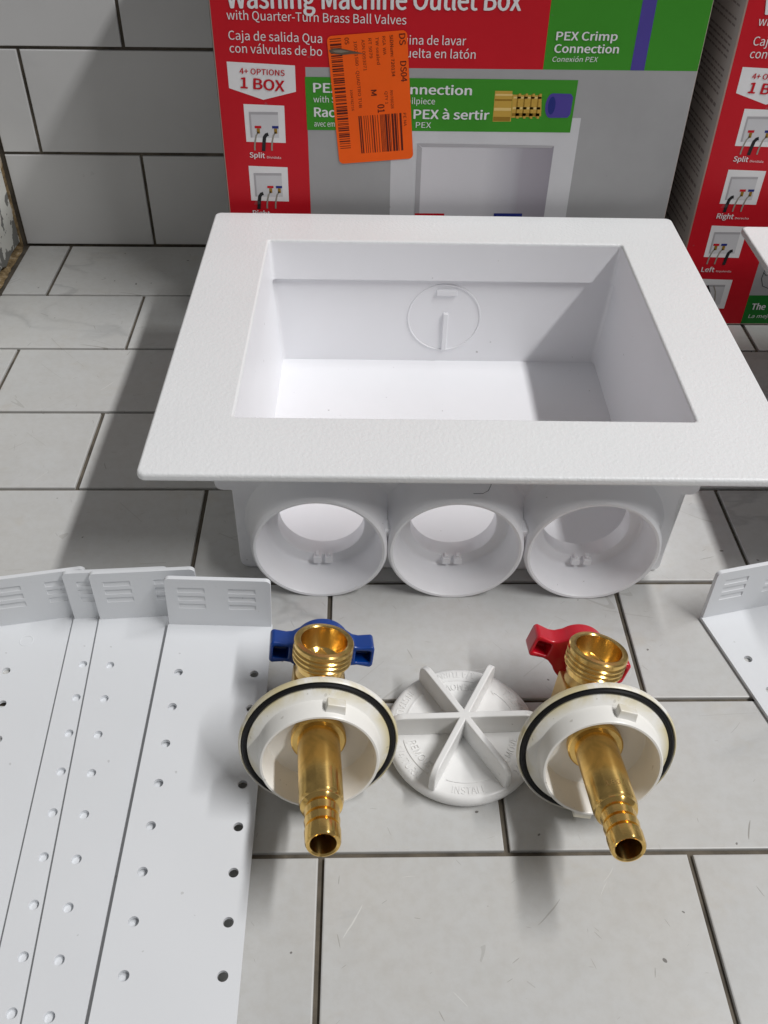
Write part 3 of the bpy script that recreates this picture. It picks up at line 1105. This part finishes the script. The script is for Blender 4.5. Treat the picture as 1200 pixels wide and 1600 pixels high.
    say('Left', (15.4, 44.4), (24.8, 44.2), 3.6, W, 0.014); say('Izquierda', (26.4, 44.2), (37.4, 44.0), 1.4)
    say('PEX Crimp Connection', (60.9, 166.7), (161.0, 165.9), 5.5, W, 0.02)
    say('with Straight Pipe Brass Tailpiece', (60.6, 160.6), (138.1, 160.0), 3.7)
    say('Raccord', (60.9, 151.7), (91, 151.4), 5.6, W, 0.02); say('PEX à sertir', (124.9, 151.0), (173.4, 150.8), 5.6, W, 0.02)
    say('avec embout', (60.6, 145.5), (82, 145.4), 3.5); say('PEX', (126.4, 145.3), (136.2, 145.2), 3.5)
    say('PEX Crimp', (210.6, 198.7), (248.1, 198.8), 4.7, W, 0.018); say('Connection', (210.4, 191.6), (250.2, 191.6), 4.7, W, 0.018)
    say('Conexión PEX', (209.9, 186.3), (238.3, 186.4), 2.9, W, 0.0, 0.12)
    say('The', (60.8, 13.6), (71.0, 13.6), 5.0, W, 0.02); say('La mejor', (60.4, 6.6), (80, 6.6), 3.0, W, 0.0, 0.12)
    # side panel: pale board with rows of fine print
    def sput(y, z):
        return Vector((-0.08 - lev[0], y, z))
    level(.03)
    flat(bm, sput, [(1.2, 1.6), (CD - 1.2, 1.6), (CD - 1.2, CH - 1), (1.2, CH - 1)], ix['side'])
    level(.1)
    rnd = random.Random(21)
    z = CH - 22
    while z > 14:
        para = rnd.randint(2, 5)
        head = rnd.random() < 0.35
        for r in range(para):
            y = 9.0
            end = CD - 12 - rnd.uniform(0, 45 if r == para - 1 else 12)
            hh = 2.2 if (head and r == 0) else 1.2
            while y < end:
                ln = rnd.uniform(3, 9)
                flat(bm, sput, [(y, z), (min(y + ln, end), z), (min(y + ln, end), z + hh), (y, z + hh)], ix['sidetext'])
                y += ln + 1.2
            z -= 3.6 if not (head and r == 0) else 5
        z -= 4.0
    body = done('box_body', bm, mats, root, smooth=False, fix=False)
    if sticker:
        th = math.radians(4.8)
        U, V = Vector((math.cos(th), math.sin(th))), Vector((math.sin(th), -math.cos(th)))
        o0 = Vector((69.9, 199.4))
        sl = [0.6]
        def spt(u, v):
            q = o0 + U * u + V * v
            return Vector((q.x, -sl[0], q.y))
        sb = bmesh.new()
        ol = rrect(0, 0, 49.2, 78.5, 3.0)
        a = [sb.verts.new(spt(*p)) for p in ol]
        sl[0] = 0.48
        b = [sb.verts.new(spt(*p)) for p in ol]
        sb.faces.new(a)
        for i in range(len(ol)):
            sb.faces.new((a[i], a[(i + 1) % len(ol)], b[(i + 1) % len(ol)], b[i]))
        for f in sb.faces:
            f.material_index = 0
        sl[0] = 0.66
        rnd = random.Random(4)
        v = 1.6
        while v < 69:                    # long ladder barcode
            t = rnd.choice((.4, .4, .8, 1.2))
            flat(sb, spt, [(1.6, v), (8.6, v), (8.6, v + t), (1.6, v + t)], 1)
            v += t + rnd.choice((.4, .5, .9, 1.2))
        u = 15.2
        while u < 42.5:                  # picket barcode
            t = rnd.choice((.35, .4, .8, 1.3))
            flat(sb, spt, [(u, 48.6), (u + t, 48.6), (u + t, 72.6), (u, 72.6)], 1)
            u += t + rnd.choice((.4, .45, .9, 1.3))
        def sput2(x, z):                 # lettering turned a quarter clockwise: x runs down the label, z to the right
            return spt(z, x)
        def tag(t, u_, v0, v1, cap, bold=0.0):
            lettering(sb, sput2, t, (v0, u_), (v1, u_), cap, 1, bold)
        tag('DS', 44.2, 1.8, 8.2, 3.7, 0.01); tag('DS04', 44.0, 17.6, 29.6, 3.7, 0.01)
        tag('SIDNum: 720134', 38.4, 2.0, 26.0, 2.0, .006); tag('RGA  WA', 33.8, 2.4, 13.0, 1.9); tag('TW sealed', 29.6, 2.6, 18.4, 1.9)
        tag('RT 5079', 25.2, 3.0, 14.4, 1.9); tag('ASN 0093071', 21.0, 3.4, 21.4, 1.9); tag('10021580 - QUADTRO TUB', 16.2, 4.0, 43.5, 1.9)
        tag('0S', 10.8, 1.6, 5.4, 2.6, .006); tag('1004782716', 11.4, 32, 45, 1.5); tag('M', 24.6, 33.2, 36.6, 3.4, 0.012); tag('01', 28.0, 42.4, 47.4, 4.3, 0.012)
        tag('QTY 1', 33.2, 34.6, 42.4, 1.7); tag('R978028', 36.6, 34.4, 45.4, 1.7); tag('PE NA', 44.2, 48.8, 57.0, 1.8)
        sl[0] = 0.72
        flat(sb, spt, [(0.6, 8.0), (4, 6.9), (9, 7.7), (16, 9.6), (22, 11.4), (14, 11.0), (9, 11.2), (4, 10.3), (1.2, 9.4)], 2)
        sl[0] = 0.76
        flat(sb, spt, [(2.6, 8.3), (8, 8.2), (13, 9.6), (8, 9.9), (4.4, 9.4)], 3)
        st = done('price_sticker', sb, [I['orange'], I['sepia'], I['tear'], I['tearlight']], root, smooth=False, fix=False)
        st['label'] = 'bright orange barcode sticker, tilted and torn'
    return root
ca = make_carton('printed red, green and grey carton with a tilted orange sticker, behind the middle outlet box', True)
ca.location = (-91.3 * S, 425 * S, 0)
cb = make_carton('printed red and green carton at the right edge, no sticker, its fine-print side showing', False)
cb.location = (231.3 * S, 425 * S, 0)
